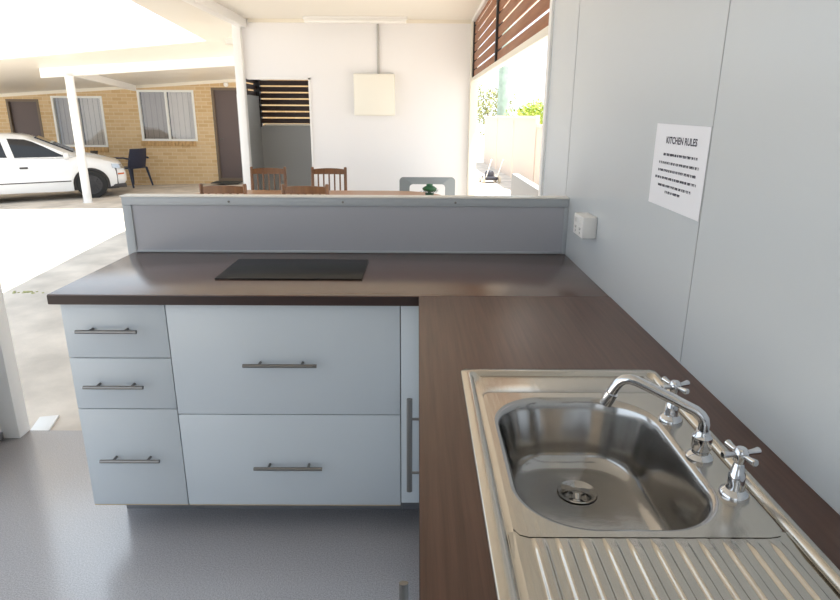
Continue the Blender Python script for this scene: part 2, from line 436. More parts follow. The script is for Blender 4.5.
# ------------------------------------------------------------------ sink
SX0, SX1, SY0, SY1 = -0.511, -0.079, 0.30, 1.246
sink = thing('kitchen_sink', 'stainless steel sink with one bowl and a ribbed drainboard', 'sink')
NS = 128
bc = Vector((-0.308, 0.908)); bh = (0.150, 0.202); br = 0.105
def rrect(hx, hy, r, ang):
    """point of a rounded rectangle met by the ray at angle ang"""
    d = (math.cos(ang), math.sin(ang)); lo, hi = 0.0, 1.0
    for _ in range(40):
        mid = (lo + hi) / 2; x, y = abs(d[0] * mid), abs(d[1] * mid)
        qx, qy = x - (hx - r), y - (hy - r)
        s = math.hypot(max(qx, 0), max(qy, 0)) + min(max(qx, qy), 0) - r
        if s < 0: lo = mid
        else: hi = mid
    return Vector((d[0] * lo, d[1] * lo))
ANG = [2 * math.pi * k / NS for k in range(NS)]
def bowl_ring(off, z):
    out = []
    for a in ANG:
        p = rrect(bh[0] - off, bh[1] - off, max(br - off * 0.6, 0.03), a); out.append(Vector((bc.x + p.x, bc.y + p.y, z)))
    return out
ZD = 0.9035
ZF = 0.765
rings = [bowl_ring(-0.004, ZD), bowl_ring(0.0, ZD - 0.001), bowl_ring(0.004, ZD - 0.004), bowl_ring(0.007, ZD - 0.012)]
for k in range(1, 7): rings.append(bowl_ring(0.007 + 0.003 * k, ZD - 0.012 - k * 0.0145))
for k in range(1, 9):                                   # fillet to the floor
    a = k / 8 * math.pi / 2
    rings.append(bowl_ring(0.025 + 0.032 * (1 - math.cos(a)), ZD - 0.099 - 0.0335 * math.sin(a)))
base = rings[-1]; drc = Vector((-0.303, 0.993))
zf0 = base[0].z
for k in range(1, 9):
    s = k / 8
    rings.append([Vector((b.x * (1 - s) + (drc.x + 0.036 * math.cos(a)) * s, b.y * (1 - s) + (drc.y + 0.036 * math.sin(a)) * s, zf0 + (ZF - zf0) * s)) for b, a in zip(base, ANG)])
MB().loft(rings).build('bowl', 'steel_bowl', sink, angle=60)
# deck around the bowl, with raised rim
def rect_pt(x0, x1, y0, y1, a, r=0.012):
    cx, cy = (x0 + x1) / 2, (y0 + y1) / 2
    p = rrect((x1 - x0) / 2, (y1 - y0) / 2, r, a); return (cx + p.x, cy + p.y)
def angs_for(x0, x1, y0, y1):
    cx, cy = (x0 + x1) / 2, (y0 + y1) / 2
    return [math.atan2((bc.y + rrect(bh[0], bh[1], br, a).y) - cy, (bc.x + rrect(bh[0], bh[1], br, a).x) - cx) for a in ANG]
DY0 = 0.690
def deck_ring(x0, x1, y0, y1, z, r):
    out = []
    for a in ANG:
        d = Vector((math.cos(a), math.sin(a)))
        cx, cy = bc.x, bc.y
        lo_, hi_ = 0.0, 1.2
        for _ in range(40):
            mid = (lo_ + hi_) / 2; x, y = cx + d.x * mid, cy + d.y * mid
            qx, qy = abs(x - (x0 + x1) / 2) - ((x1 - x0) / 2 - r), abs(y - (y0 + y1) / 2) - ((y1 - y0) / 2 - r)
            s = math.hypot(max(qx, 0), max(qy, 0)) + min(max(qx, qy), 0) - r
            if s < 0: lo_ = mid
            else: hi_ = mid
        out.append((cx + d.x * lo_, cy + d.y * lo_, z))
    return out
ix0, ix1, iy1 = SX0 + 0.034, SX1 - 0.022, SY1 - 0.108
mb = MB().loft([bowl_ring(-0.004, ZD), deck_ring(ix0 + 0.004, ix1 - 0.004, DY0, iy1 - 0.004, ZD, 0.02)])
mb.build('deck', 'steel', sink, angle=60)
# rim: sweep of the edge profile round the whole sink
def rim_ring(off, z, r, far=0.0):
    pts = []
    x0, x1, y0, y1 = SX0 + off[0], SX1 - off[1], SY0 + 0.02, SY1 - off[2]
    for cx, cy, a0 in ((x1 - r, y1 - r, 0), (x0 + r, y1 - r, 90), (x0 + r, y0 + r, 180), (x1 - r, y0 + r, 270)):
        for k in range(9):
            a = math.radians(a0 + k * 90 / 8); pts.append((cx + r * math.cos(a), cy + r * math.sin(a), z))
    return pts
R = [rim_ring((0, 0, 0), BZ + 0.0005, 0.014), rim_ring((0.0005, 0.0005, 0.0005), BZ + 0.006, 0.014), rim_ring((0.003, 0.003, 0.003), BZ + 0.0085, 0.013),
     rim_ring((0.019, 0.010, 0.014), BZ + 0.0085, 0.013), rim_ring((0.024, 0.014, 0.018), BZ + 0.006, 0.014), rim_ring((0.028, 0.017, 0.022), ZD - 0.003, 0.016),
     rim_ring((0.030, 0.018, 0.060), ZD - 0.003, 0.018), rim_ring((0.033, 0.020, 0.103), ZD - 0.003, 0.02), rim_ring((0.038, 0.024, 0.112), ZD, 0.02)]
MB().loft(R).build('rim', 'steel', sink, angle=50)
# drainboard: ribs running away from the bowl
mb = MB()
dx0, dx1, dy0, dy1 = SX0 + 0.030, SX1 - 0.020, SY0 + 0.02, DY0 + 0.012
NX = 260; NRIB = 11; rows = [0.0, 0.008, 0.02, 0.03, 0.04, 0.05, 0.30, 0.36, 0.375, 0.392]
span0, span1 = dx0 + 0.030, dx1 - 0.006
V = []
for d in rows:
    y = dy1 - d; f = min(1, max(0, (d - 0.012) / 0.030)); f = f * f * (3 - 2 * f)
    row = []
    for i in range(NX + 1):
        x = dx0 + (dx1 - dx0) * i / NX; z = ZD - 0.0005 - 0.003 * min(1, d / 0.06)
        u = (x - span0) / (span1 - span0) * NRIB
        if 0 <= u <= NRIB:
            ph = u % 1.0; h = 0.0
            if ph < 0.62:
                e = min(ph, 0.62 - ph) / 0.15; h = 1.0 if e > 1 else e * e * (3 - 2 * e)
            z += f * 0.0045 * h
        row.append(mb.bm.verts.new((x, y, z)))
    V.append(row)
for a, b in zip(V, V[1:]):
    for i in range(NX): mb.bm.faces.new((a[i], a[i + 1], b[i + 1], b[i]))
mb.build('drainboard', 'steel', sink, angle=70)
dr = MB().lathe([(0.037, 0.002), (0.0355, 0.004), (0.031, 0.002), (0.024, -0.005), (0.022, -0.014)], (drc.x, drc.y, ZF), 40, cap0=False, cap1=False).build('drain', 'steel_bowl', sink)
MB().lathe([(0.0225, -0.012), (0.010, -0.009), (0.006, -0.002), (0.003, 0.0)], (drc.x, drc.y, ZF), 32, cap0=False).build('strainer', 'steel_bowl', dr)
mb = MB()
for k in range(4):
    a = k * math.pi / 2 + 0.5
    mb.box(drc.x + 0.014 * math.cos(a) - 0.005, drc.y + 0.014 * math.sin(a) - 0.0025, ZF - 0.0108, drc.x + 0.014 * math.cos(a) + 0.005, drc.y + 0.014 * math.sin(a) + 0.0025, ZF - 0.0088, rot=Matrix.Rotation(a, 3, 'Z'))
mb.build('strainer_slots', 'dark_hole', dr)

# ------------------------------------------------------------------ tapware
def cross_tap(name, label, x, y, rz):
    t = thing(name, label, 'tap', (x, y, ZD), rz, 'cross handled taps')
    MB().lathe([(0.0215, 0.0), (0.0215, 0.004), (0.0195, 0.008), (0.0135, 0.013), (0.0118, 0.020), (0.0118, 0.036), (0.0095, 0.040), (0.0075, 0.052), (0.006, 0.056)], (0, 0, 0), 28).build('base', 'chrome', t)
    h = MB().lathe([(0.005, 0.050), (0.0085, 0.060), (0.0105, 0.066), (0.0105, 0.074), (0.007, 0.079), (0.002, 0.080)], (0, 0, 0), 24)
    for k in range(4):
        a = k * math.pi / 2; d = Vector((math.cos(a), math.sin(a), 0))
        h.tube([d * 0.007 + Vector((0, 0, 0.070)), d * 0.018 + Vector((0, 0, 0.0705)), d * 0.029 + Vector((0, 0, 0.0715)), d * 0.031 + Vector((0, 0, 0.0716))], [0.0036, 0.0042, 0.0056, 0.004], 12)
    h.build('cross_handle', 'chrome', t)
    return t
cross_tap('sink_tap', 'chrome cross-handled tap on the far side of the spout', -0.135, 1.018, 0.35)
cross_tap('sink_tap', 'chrome cross-handled tap on the near side of the spout, beside the drainboard', -0.132, 0.786, 0.2)
t = thing('sink_spout', 'chrome swivel spout arching over the sink bowl', 'tap', (-0.138, 0.889, ZD))
MB().lathe([(0.0215, 0.0), (0.0215, 0.004), (0.0185, 0.008), (0.0135, 0.011), (0.0135, 0.016), (0.0155, 0.019), (0.0155, 0.040), (0.0125, 0.044), (0.011, 0.050)], (0, 0, 0), 28).build('base', 'chrome', t)
dirv = Vector((-0.845, 0.535, 0)).normalized()
def sp(d, z): return dirv * d + Vector((0, 0, z))
ctrl = [sp(0, 0.045), sp(0, 0.062), sp(0.002, 0.070), sp(0.007, 0.0765), sp(0.015, 0.0815), sp(0.05, 0.0925), sp(0.09, 0.1045), sp(0.112, 0.1105), sp(0.124, 0.1115), sp(0.134, 0.108), sp(0.141, 0.101), sp(0.147, 0.090), sp(0.153, 0.076)]
MB().tube(ctrl, 0.0088, 20).build('spout_tube', 'chrome', t)
MB().tube([sp(0.1515, 0.079), sp(0.1565, 0.066), sp(0.160, 0.056)], [0.0115, 0.0115, 0.0105], 20).build('aerator', 'chrome', t)

# ------------------------------------------------------------------ wall fittings
t = thing('power_outlet', 'white double power outlet on the wall beside the partition', 'power outlet', (0, 2.10, 1.080))
box(-0.050, -0.060, -0.036, -0.0005, 0.060, 0.036, 0.004).build('housing', 'plastic_white', t)
for s in (-1, 1):
    box(-0.054, s * 0.028 - 0.007, 0.010, -0.049, s * 0.028 + 0.007, 0.026, 0.0015).build('switch', 'plastic_white', t)
    mb = MB()
    for dy, rr in ((-0.006, 0.5), (0.006, -0.5)):
        mb.box(-0.0508, s * 0.028 + dy - 0.001, -0.012, -0.0498, s * 0.028 + dy + 0.001, -0.004, rot=Matrix.Rotation(rr, 3, 'X'))
    mb.box(-0.0508, s * 0.028 - 0.001, -0.026, -0.0498, s * 0.028 + 0.001, -0.018)
    mb.build('socket', 'dark_hole', t)

t = thing('notice_sheet', 'white paper notice of kitchen rules stuck on the right wall', 'notice', (-0.0012, 1.451, 1.327))
PW, PH = 0.298, 0.196
rot = Matrix.Rotation(0.012, 3, 'X')
box(-0.0012, -PW / 2, -PH / 2, -0.0004, PW / 2, PH / 2, rot=rot).build('sheet', 'paper', t)
def text_mesh(s, size, parent, name, loc, bold=0.0, sx=1.0):
    cu = bpy.data.curves.new(name, 'FONT'); cu.body = s; cu.size = size; cu.align_x = 'CENTER'; cu.align_y = 'CENTER'; cu.offset = bold
    tmp = bpy.data.objects.new('tmp_text', cu); C.objects.link(tmp)
    dg = bpy.context.evaluated_depsgraph_get(); dg.update()
    me = bpy.data.meshes.new_from_object(tmp.evaluated_get(dg)); bpy.data.objects.remove(tmp); bpy.data.curves.remove(cu)
    me.name = name
    B = Matrix((Vector((0, -1, 0)), Vector((0, 0, 1)), Vector((-1, 0, 0)))).transposed()
    for v in me.vertices: v.co = B @ Vector((v.co.x * sx, v.co.y, v.co.z))
    me.materials.clear(); me.materials.append(M['ink'])
    o = bpy.data.objects.new(name, me); C.objects.link(o); o.parent = parent; o.location = loc
    return o
text_mesh('KITCHEN RULES', 0.022, t, 'heading', (-0.0016, -0.008, 0.061), 0.0006, 1.08)
mb = MB()
for i, (z, wd, c) in enumerate(((0.028, 0.19, -0.01), (0.008, 0.225, -0.005), (-0.010, 0.215, 0.0), (-0.028, 0.235, 0.004), (-0.046, 0.19, 0.004), (-0.060, 0.085, 0.008))):
    y = wd / 2
    while y > -wd / 2:
        n = random.randint(2, 7)
        for k in range(n):                                   # letter-sized strokes, too small in the photo to read
            if y < -wd / 2: break
            h = random.choice((0.0056, 0.0056, 0.0062)); yy = y + c
            mb.box(-0.0016, yy - 0.0026, z - h / 2, -0.0013, yy - 0.0018, z + h / 2)
            mb.box(-0.0016, yy - 0.0026, z + random.choice((h / 2 - 0.0010, -0.0005)), -0.0013, yy, z + random.choice((h / 2, h / 2)))
            if random.random() < 0.6: mb.box(-0.0016, yy - 0.0008, z - h / 2, -0.0013, yy, z + h / 2)
            y -= 0.0036
        y -= 0.0032
mb.build('small_print', 'ink', t, smooth=False)

# meter box, conduit, ceiling batten in the dining area
t = thing('meter_box', 'square cream metal box mounted high on the white back wall', 'meter box', (-1.105, 7.40, 1.655))
box(-0.232, -0.11, -0.225, 0.232, 0.0, 0.225, 0.008).build('housing', 'meter', t)
box(-0.224, -0.118, -0.217, 0.224, -0.109, 0.217, 0.005).build('door', 'meter', t)
t = MB().tube([(-1.06, 7.385, 1.86), (-1.06, 7.385, 2.44)], 0.013, 12).build('conduit', 'conduit')
tag(t, 'thin grey conduit rising from the cream box up to the ceiling', 'conduit')
t = thing('ceiling_batten_light', 'white fluorescent batten light on the ceiling near the back wall', 'ceiling light', (-1.29, 7.18, 2.45))
box(-0.56, -0.035, -0.028, 0.56, 0.035, 0.0, 0.003).build('body', 'white_paint', t)
box(-0.55, -0.045, -0.065, 0.55, 0.045, -0.0285, 0.012).build('diffuser', 'diffuser', t)

# ================================================================== DINING SETTING
FZ = FLOOR_OUT
def table_outline(inset=0.0, n=16):
    cy, r = 5.74, 0.51 - inset; xa, xb = -2.29, -0.86
    pts = [(xb + r * math.sin(math.pi * k / n), cy - r * math.cos(math.pi * k / n)) for k in range(n + 1)]
    pts += [(xa - r * math.sin(math.pi * k / n), cy + r * math.cos(math.pi * k / n)) for k in range(n + 1)]
    return pts
t = thing('dining_table', 'long brown timber dining table with rounded ends behind the partition', 'table')
MB().prism(table_outline(), 0.672, 0.703).build('tabletop', 'table_wood', t)
box(-2.4, 5.42, 0.60, -0.9, 6.06, 0.672).build('apron', 'table_wood', t)
for x in (-2.38, -0.80):
    for y in (5.44, 6.0):
        box(x - 0.03, y - 0.0, FZ, x + 0.03, y + 0.06, 0.66, 0.004).build('leg', 'table_wood', t)

def dining_chair(label, loc, rz):
    """local: seat towards +y, backrest at y=0, stands on z=0"""
    t = thing('dining_chair', label, 'chair', loc, rz, 'slat backed timber dining chairs')
    H = 0.965
    for s in (-1, 1):
        x = s * 0.175
        p = MB().tube([(x, 0.03, 0), (x, 0.035, 0.44), (x, 0.0, H - 0.01), (x, -0.001, H)], [0.016, 0.019, 0.016, 0.012], 10).build('back_post', 'chair_wood', t)
        MB().tube([(x, 0.41, 0), (x, 0.41, 0.43)], [0.015, 0.019], 10).build('leg', 'chair_wood', t)
    mb = MB(); N = 8
    rings = []
    for k in range(N + 1):
        x = -0.165 + 0.33 * k / N; yb = -0.004 - 0.018 * (1 - (2 * k / N - 1) ** 2); c = 0.010 * (1 - (2 * k / N - 1) ** 2)
        rings.append([(x, yb, H - 0.075), (x, yb, H - 0.022 + c), (x, yb + 0.020, H - 0.022 + c), (x, yb + 0.020, H - 0.075)])
    mb.loft(rings, True, True, True).build('top_rail', 'chair_wood', t)
    box(-0.165, 0.012, 0.53, 0.165, 0.030, 0.57, 0.003).build('lower_rail', 'chair_wood', t)
    for k in range(5):
        x = -0.116 + k * 0.058
        MB().tube([(x, 0.02, 0.56), (x, -0.006, H - 0.06)], 0.0085, 8).build('back_slat', 'chair_wood', t)
    box(-0.20, 0.02, 0.43, 0.20, 0.44, 0.455, 0.010).build('seat', 'chair_wood', t)
    box(-0.17, 0.06, 0.21, -0.155, 0.40, 0.235).build('stretcher', 'chair_wood', t)
    box(0.155, 0.06, 0.21, 0.17, 0.40, 0.235).build('stretcher', 'chair_wood', t)
    return t
far_a = (-2.20, 6.62, FZ); far_b = (-1.555, 6.62, FZ)
dining_chair('brown slat-back dining chair across the table, in front of the dark wall opening', far_a, math.pi + 0.05)
dining_chair('brown slat-back dining chair across the table, against the plain white wall', far_b, math.pi)
dining_chair('nearer brown dining chair on the left, only its top rail showing', (-2.17, 4.95, FZ), 0.0)
dining_chair('nearer brown dining chair on the right, only its top rail showing', (-1.51, 4.95, FZ), 0.0)

# moulded grey chair with an open back
t = thing('plastic_chair', 'grey moulded plastic chair with an open back beyond the end of the table', 'chair', (-0.508, 6.42, FZ), 0.0)
def rr_poly(hx, z0, z1, r0, r1, n=8):
    pts = []
    for cx, cz, a0, r in ((hx - r1, z1 - r1, 0, r1), (-hx + r1, z1 - r1, 90, r1), (-hx + r0, z0 + r0, 180, r0), (hx - r0, z0 + r0, 270, r0)):
        for k in range(n + 1):
            a = math.radians(a0 + 90 * k / n); pts.append((cx + r * math.cos(a), cz + r * math.sin(a)))
    return pts
outer = rr_poly(0.292, 0.44, 0.880, 0.03, 0.045); inner = rr_poly(0.186, 0.60, 0.812, 0.03, 0.04)
def bend(p, y): return (p[0], y - 0.16 * (p[0] / 0.3) ** 2 * -1.0 * 0.5 - 0.06 * (p[1] - 0.44), p[1])
mb = MB()
mb.loft([[bend(p, 0.0) for p in inner], [bend(p, 0.0) for p in outer], [bend(p, 0.022) for p in outer], [bend(p, 0.022) for p in inner], [bend(p, 0.0) for p in inner]])
mb.build('backrest', 'grey_plastic', t)
box(-0.25, 0.03, 0.415, 0.25, 0.46, 0.445, 0.012).build('seat', 'grey_plastic', t)
for s in (-1, 1):
    MB().tube([(s * 0.265, 0.06, 0.64), (s * 0.29, 0.2, 0.655), (s * 0.29, 0.40, 0.645), (s * 0.28, 0.43, 0.60), (s * 0.26, 0.43, 0.44)], [0.02] * 5, 10).build('armrest', 'grey_plastic', t)
    MB().tube([(s * 0.24, 0.43, 0.43), (s * 0.27, 0.47, 0.0)], [0.028, 0.02], 10).build('leg', 'grey_plastic', t)
    MB().tube([(s * 0.24, 0.06, 0.44), (s * 0.27, -0.02, 0.0)], [0.028, 0.02], 10).build('leg', 'grey_plastic', t)

# little dark green plant on the table end
t = thing('small_plant', 'small dark green plant on the table in front of the grey plastic chair', 'plant', (-0.50, 5.62, 0.703))
MB().lathe([(0.030, 0.0), (0.040, 0.05), (0.042, 0.055), (0.036, 0.055), (0.034, 0.048)], (0, 0, 0), 20).build('pot', 'pot', t)
mb = MB()
for k in range(90):
    a = random.uniform(0, 2 * math.pi); r = random.uniform(0.01, 0.075) ; z = 0.065 + random.uniform(0, 0.06) * (1 - r / 0.09)
    c = Vector((r * math.cos(a), r * math.sin(a), z)); d = Vector((math.cos(a), math.sin(a), random.uniform(-0.3, 0.8))).normalized()
    s = d.cross(Vector((0, 0, 1))).normalized() * 0.010; n = d.cross(s).normalized() * 0.003
    mb.loft([[c - d * 0.012, c - d * 0.012 + n * 0.1, c - d * 0.0121], [c - s, c + n, c + s], [c + d * 0.018, c + d * 0.018 + n * 0.1, c + d * 0.0181]])
mb.lathe([(0.030, 0.07), (0.062, 0.085), (0.066, 0.100), (0.045, 0.115), (0.030, 0.122), (0.030, 0.136), (0.01, 0.140)], (0, 0, 0), 12)
mb.build('leaves', 'leaf_dark', t)

# ================================================================== OUTSIDE, LEFT: carport, car, brick block
def roof_z(x, y): return 2.43 - 0.065 * (-4.9 - x) - 0.035 * (y - 10.3)
ol = [(-2.5, 10.0), (-3.85, 10.12), (-7.4, 10.6), (-13.0, 11.3), (-13.0, 15.9), (-2.5, 15.9)]
mb = MB().loft([[(x, y, roof_z(x, y)) for x, y in ol], [(x, y, roof_z(x, y) + 0.05) for x, y in ol]], True, True, True)
struct(mb, 'ceiling_carport', 'soffit')
# beam and its return to the wall, post
t = thing('carport_post', 'white round steel post standing in front of the white car', 'post', (-6.94, 11.78, g(-6.94, 11.78)))
H = roof_z(-7.02, 11.78) - g(-7.02, 11.78) - 0.14
MB().lathe([(0.085, 0.0), (0.085, 0.012)], (0, 0, 0), 24).build('base_plate', 'white_paint', t)
MB().tube([(0, 0, 0.012), (0.0, 0, H - 0.02)], 0.075, 24).build('shaft', 'white_paint', t)
def slanted_beam(p0, p1, w, h):
    p0, p1 = Vector(p0), Vector(p1); d = (p1 - p0); d.z = 0; n = Vector((-d.y, d.x, 0)).normalized() * w / 2
    up_ = Vector((0, 0, h))
    return MB().loft([[p0 - n - up_, p0 + n - up_, p0 + n, p0 - n], [p1 - n - up_, p1 + n - up_, p1 + n, p1 - n]], True, True, True)
struct(slanted_beam((-7.47, 11.85, roof_z(-7.47, 11.85) + 0.005), (-2.6, 11.85, roof_z(-2.6, 11.85) + 0.005), 0.1, 0.17), 'trim_carport_beam', 'white_paint')
struct(slanted_beam((-7.02, 11.9, roof_z(-7.02, 11.9)), (-7.45, 15.58, roof_z(-7.45, 15.58)), 0.08, 0.13), 'trim_carport_rafter', 'white_paint')

YB = 15.6
W = [('window', -7.42, -6.05, 0.785, 1.98), ('window', -9.52, -8.28, 0.63, 1.83)]
D = [(-5.62, -4.72, -0.14, 2.04), (-10.62, -9.83, -0.34, 1.75)]
# brick wall: piers and infill between openings
mb = MB()
cuts = sorted([(-10.62, -9.83, -0.9, 1.75), (-9.52, -8.28, 0.63, 1.83), (-7.42, -6.05, 0.785, 1.98), (-5.62, -4.72, -0.14, 2.04)])
x = -14.0
for a, b, z0, z1 in cuts:
    mb.box(x, YB, -0.9, a, YB + 0.23, 2.6)
    if z0 > -0.5: mb.box(a, YB, -0.9, b, YB + 0.23, z0)
    mb.box(a, YB, z1, b, YB + 0.23, 2.6)
    x = b
mb.box(x, YB, -0.9, -2.0, YB + 0.23, 2.6)
struct(mb, 'wall_brick', 'brick', smooth=False)
struct(box(-13.5, YB - 0.02, -0.9, -2.0, YB + 2.5, -0.14 - 0.12 + 0.02) if False else MB().loft([[(-13.5, 14.9, g(-13.5, 14.9) + 0.004), (-2.0, 14.9, g(-4.5, 14.9) + 0.01), (-2.0, 14.9, -0.6), (-13.5, 14.9, -0.9)], [(-13.5, YB, g(-13.5, 14.9) + 0.012), (-2.0, YB, g(-4.5, 14.9) + 0.03), (-2.0, YB, -0.6), (-13.5, YB, -0.9)]], True, True, True), 'trim_path', 'concrete')
# cornice along wall top
mb = MB().loft([[(-13, YB - 0.03, roof_z(-13, YB) - 0.07), (-13, YB, roof_z(-13, YB) - 0.07), (-13, YB, roof_z(-13, YB)), (-13, YB - 0.03, roof_z(-13, YB))],
                [(-2.5, YB - 0.03, roof_z(-2.5, YB) - 0.07), (-2.5, YB, roof_z(-2.5, YB) - 0.07), (-2.5, YB, roof_z(-2.5, YB)), (-2.5, YB - 0.03, roof_z(-2.5, YB))]], True, True, True)
struct(mb, 'trim_cornice', 'cream_frame')
def window(n, x0, x1, z0, z1, left_dark):
    mb = MB(); f = 0.05; y0, y1 = YB - 0.012, YB + 0.05; xm = (x0 + x1) / 2
    mb.box(x0, y0, z1 - f, x1, y1, z1); mb.box(x0, y0, z0, x1, y1, z0 + f)
    mb.box(x0, y0, z0 + f, x0 + f, y1, z1 - f); mb.box(x1 - f, y0, z0 + f, x1, y1, z1 - f); mb.box(xm - f / 2, y0, z0 + f, xm + f / 2, y1, z1 - f)
    wnd = struct(mb, 'window_%d' % n, 'alu')
    for a, b, dark in ((x0 + f, xm - f / 2, left_dark), (xm + f / 2, x1 - f, False)):
        box(a, YB + 0.015, z0 + f, b, YB + 0.021, z1 - f).build('pane', 'glass', wnd)
        mb = MB(); k = 0; nst = 9
        for k in range(nst):
            u0 = a + (b - a) * k / nst; u1 = a + (b - a) * (k + 1) / nst
            mb.box(u0 + 0.002, YB + 0.10 + 0.012 * (k % 2), z0, u1, YB + 0.106 + 0.012 * (k % 2), z1)
        bl = mb.build('blind', 'blind_dark' if dark else 'blind', wnd)
        if dark: tag(bl, 'darker curtain')
    box(x0 - 0.0, YB + 0.18, z0, x1, YB + 0.22, z1).build('room_behind', 'room_dark', wnd)
    mb = MB(); nb = int((x1 - x0 + 0.06) / 0.085)
    for k in range(nb):
        xx = x0 - 0.03 + k * 0.085; mb.box(xx, YB - 0.035, z0 - 0.125, xx + 0.076, YB + 0.0, z0 - 0.005, 0.004)
    mb.build('brick_sill', 'brick_sill' if False else 'brick_sill', wnd)
window(1, *W[0][1:], True)
window(2, *W[1][1:], True)
def far_door(n, x0, x1, z0, z1):
    mb = MB(); f = 0.055
    mb.box(x0, YB - 0.01, z0, x0 + f, YB + 0.10, z1); mb.box(x1 - f, YB - 0.01, z0, x1, YB + 0.10, z1); mb.box(x0 + f, YB - 0.01, z1 - f, x1 - f, YB + 0.10, z1)
    mb.box(x0, YB - 0.02, z0 - 0.06, x1, YB + 0.10, z0 + 0.03)
    d = struct(mb, 'door_%d' % n, 'door_frame')
    box(x0 + f, YB + 0.05, z0 + 0.03, x1 - f, YB + 0.09, z1 - f).build('leaf', 'door_dark', d)
    MB().tube([(x0 + f + 0.06, YB + 0.05, z0 + 0.98), (x0 + f + 0.06, YB + 0.0, z0 + 0.98), (x0 + f + 0.15, YB - 0.0, z0 + 0.98)], 0.011, 8).build('handle', 'screw', d)
far_door(1, *D[0]); far_door(2, *D[1])
t = thing('wall_light', 'round pale wall light on the bricks above the right dark door', 'wall light', (-5.24, YB, 2.11))
MB().lathe([(0.055, 0.0), (0.055, -0.03)], (0, 0, 0), 20, 'y').build('base', 'alu', t)
MB().lathe([(0.05, -0.03), (0.05, -0.06), (0.035, -0.085), (0.01, -0.09)], (0, 0, 0), 20, 'y').build('shade', 'diffuser', t)
zt = g(-4.5, 14.9) + 0.03
t = box(-5.62, 14.95, g(-5.3, 15.1) + 0.040, -4.95, 15.42, g(-5.3, 15.1) + 0.060, 0.006).build('door_mat', 'mat_dark')
tag(t, 'dark door mat on the paving before the right dark door', 'mat')

# outdoor resin armchair
def resin_chair(loc, rz):
    t = thing('outdoor_armchair', 'dark blue plastic armchair in front of the brick wall by the car', 'chair', loc, rz)
    mb = MB(); rings = []
    for k in range(9):
        z = 0.43 + 0.42 * k / 8; hw = 0.235 - 0.02 * abs(k - 4) / 4 * (k > 4); y = 0.0 - 0.10 * k / 8
        row = []
        for j in range(9):
            u = j / 8 * 2 - 1; row.append(Vector((u * hw, y + 0.045 * u * u, z)))
        rings.append(row + [p + Vector((0, 0.018, 0)) for p in row[::-1]])
    mb.loft(rings, True, True, True).build('backrest', 'resin', t)
    box(-0.235, 0.0, 0.405, 0.235, 0.46, 0.435, 0.012).build('seat', 'resin', t)
    for s in (-1, 1):
        MB().tube([(s * 0.25, -0.04, 0.63), (s * 0.275, 0.10, 0.655), (s * 0.275, 0.36, 0.65), (s * 0.265, 0.43, 0.60), (s * 0.25, 0.45, 0.42)], 0.020, 10).build('armrest', 'resin', t)
        MB().tube([(s * 0.23, 0.43, 0.42), (s * 0.265, 0.47, 0.0)], [0.026, 0.018], 10).build('leg', 'resin', t)
        MB().tube([(s * 0.23, 0.02, 0.42), (s * 0.265, -0.07, 0.0)], [0.026, 0.018], 10).build('leg', 'resin', t)
    return t
resin_chair((-7.33, 15.0, g(-7.4, 14.95) + 0.015), math.radians(72)).scale = (1.22, 1.08, 1.06)
# small dark pot on a stand beyond the bonnet
t = thing('ash_stand', 'small black pot stand by the bricks behind the car bonnet', 'ash stand', (-8.40, 15.1, g(-8.4, 15.1) + 0.012))
MB().lathe([(0.12, 0.0), (0.12, 0.02), (0.02, 0.04), (0.02, 0.74)], (0, 0, 0), 16).build('stem', 'trim_dark', t)
MB().lathe([(0.05, 0.72), (0.075, 0.75), (0.085, 0.86), (0.085, 0.87), (0.07, 0.86), (0.06, 0.80)], (0, 0, 0), 18, cap1=True).build('pot', 'trim_dark', t)

# ------------------------------------------------------------------ car
car = thing('car', 'white sedan parked nose to the right in front of the brick wall', 'car', (-8.83, 12.73, g(-8.0, 12.7)))
car.rotation_euler = (0, -0.012, math.radians(27))
HW = 0.83; XF, XR, WR, WC = 1.36, -1.14, 0.285, 0.285
def interp(tab, x):
    for (a, va), (b, vb) in zip(tab, tab[1:]):
        if x <= b:
            u = (x - a) / (b - a); return va + (vb - va) * max(0, min(1, u))
    return tab[-1][1]
top_t = [(-2.12, 0.70), (-2.05, 0.86), (-1.95, 0.90), (-1.35, 0.93), (-0.8, 0.86), (1.0, 0.83), (1.2, 0.865), (1.5, 0.80), (1.75, 0.735), (1.92, 0.68), (1.98, 0.60), (2.02, 0.50)]
bot_t = [(-2.12, 0.34), (-2.05, 0.26), (-1.6, 0.20), (0.9, 0.17), (1.8, 0.21), (1.95, 0.24), (2.02, 0.32)]
w_t = [(-2.12, 0.66), (-2.0, 0.77), (-1.6, 0.82), (-1.0, HW), (1.0, HW), (1.5, 0.81), (1.8, 0.76), (1.95, 0.68), (2.02, 0.58)]
xs_ = sorted(set([round(-2.12 + 4.14 * k / 60, 3) for k in range(61)] + [round(c + r_, 3) for c in (XF, XR) for r_ in (-0.335, -0.33, -0.32, -0.30, -0.27, -0.23, -0.18, -0.1, 0, 0.1, 0.18, 0.23, 0.27, 0.30, 0.32, 0.33, 0.335)]))
rings = []
for x in xs_:
    zb = interp(bot_t, x); zt_ = interp(top_t, x); ww = interp(w_t, x)
    for c in (XF, XR):
        d = abs(x - c)
        if d < 0.333: zb = max(zb, WC + math.sqrt(0.333 ** 2 - d * d) * 0.98)
    crown = 0.035
    half = []
    sh = zt_ - 0.05
    for u, ins in ((0, 0.03), (0.06, 0.008), (0.35, 0.0), (0.7, 0.004), (0.92, 0.02)):
        half.append((ww - ins, zb + (sh - zb) * u))
    half += [(ww - 0.05, zt_ - 0.018), (ww - 0.11, zt_), (ww * 0.5, zt_ + crown * 0.75), (0.0, zt_ + crown)]
    ring = [(x, -y, z) for y, z in half] + [(x, y, z) for y, z in half[-2::-1]]
    rings.append(ring)
MB().loft(rings, True, True, True).build('body', 'car_white', car, angle=40)
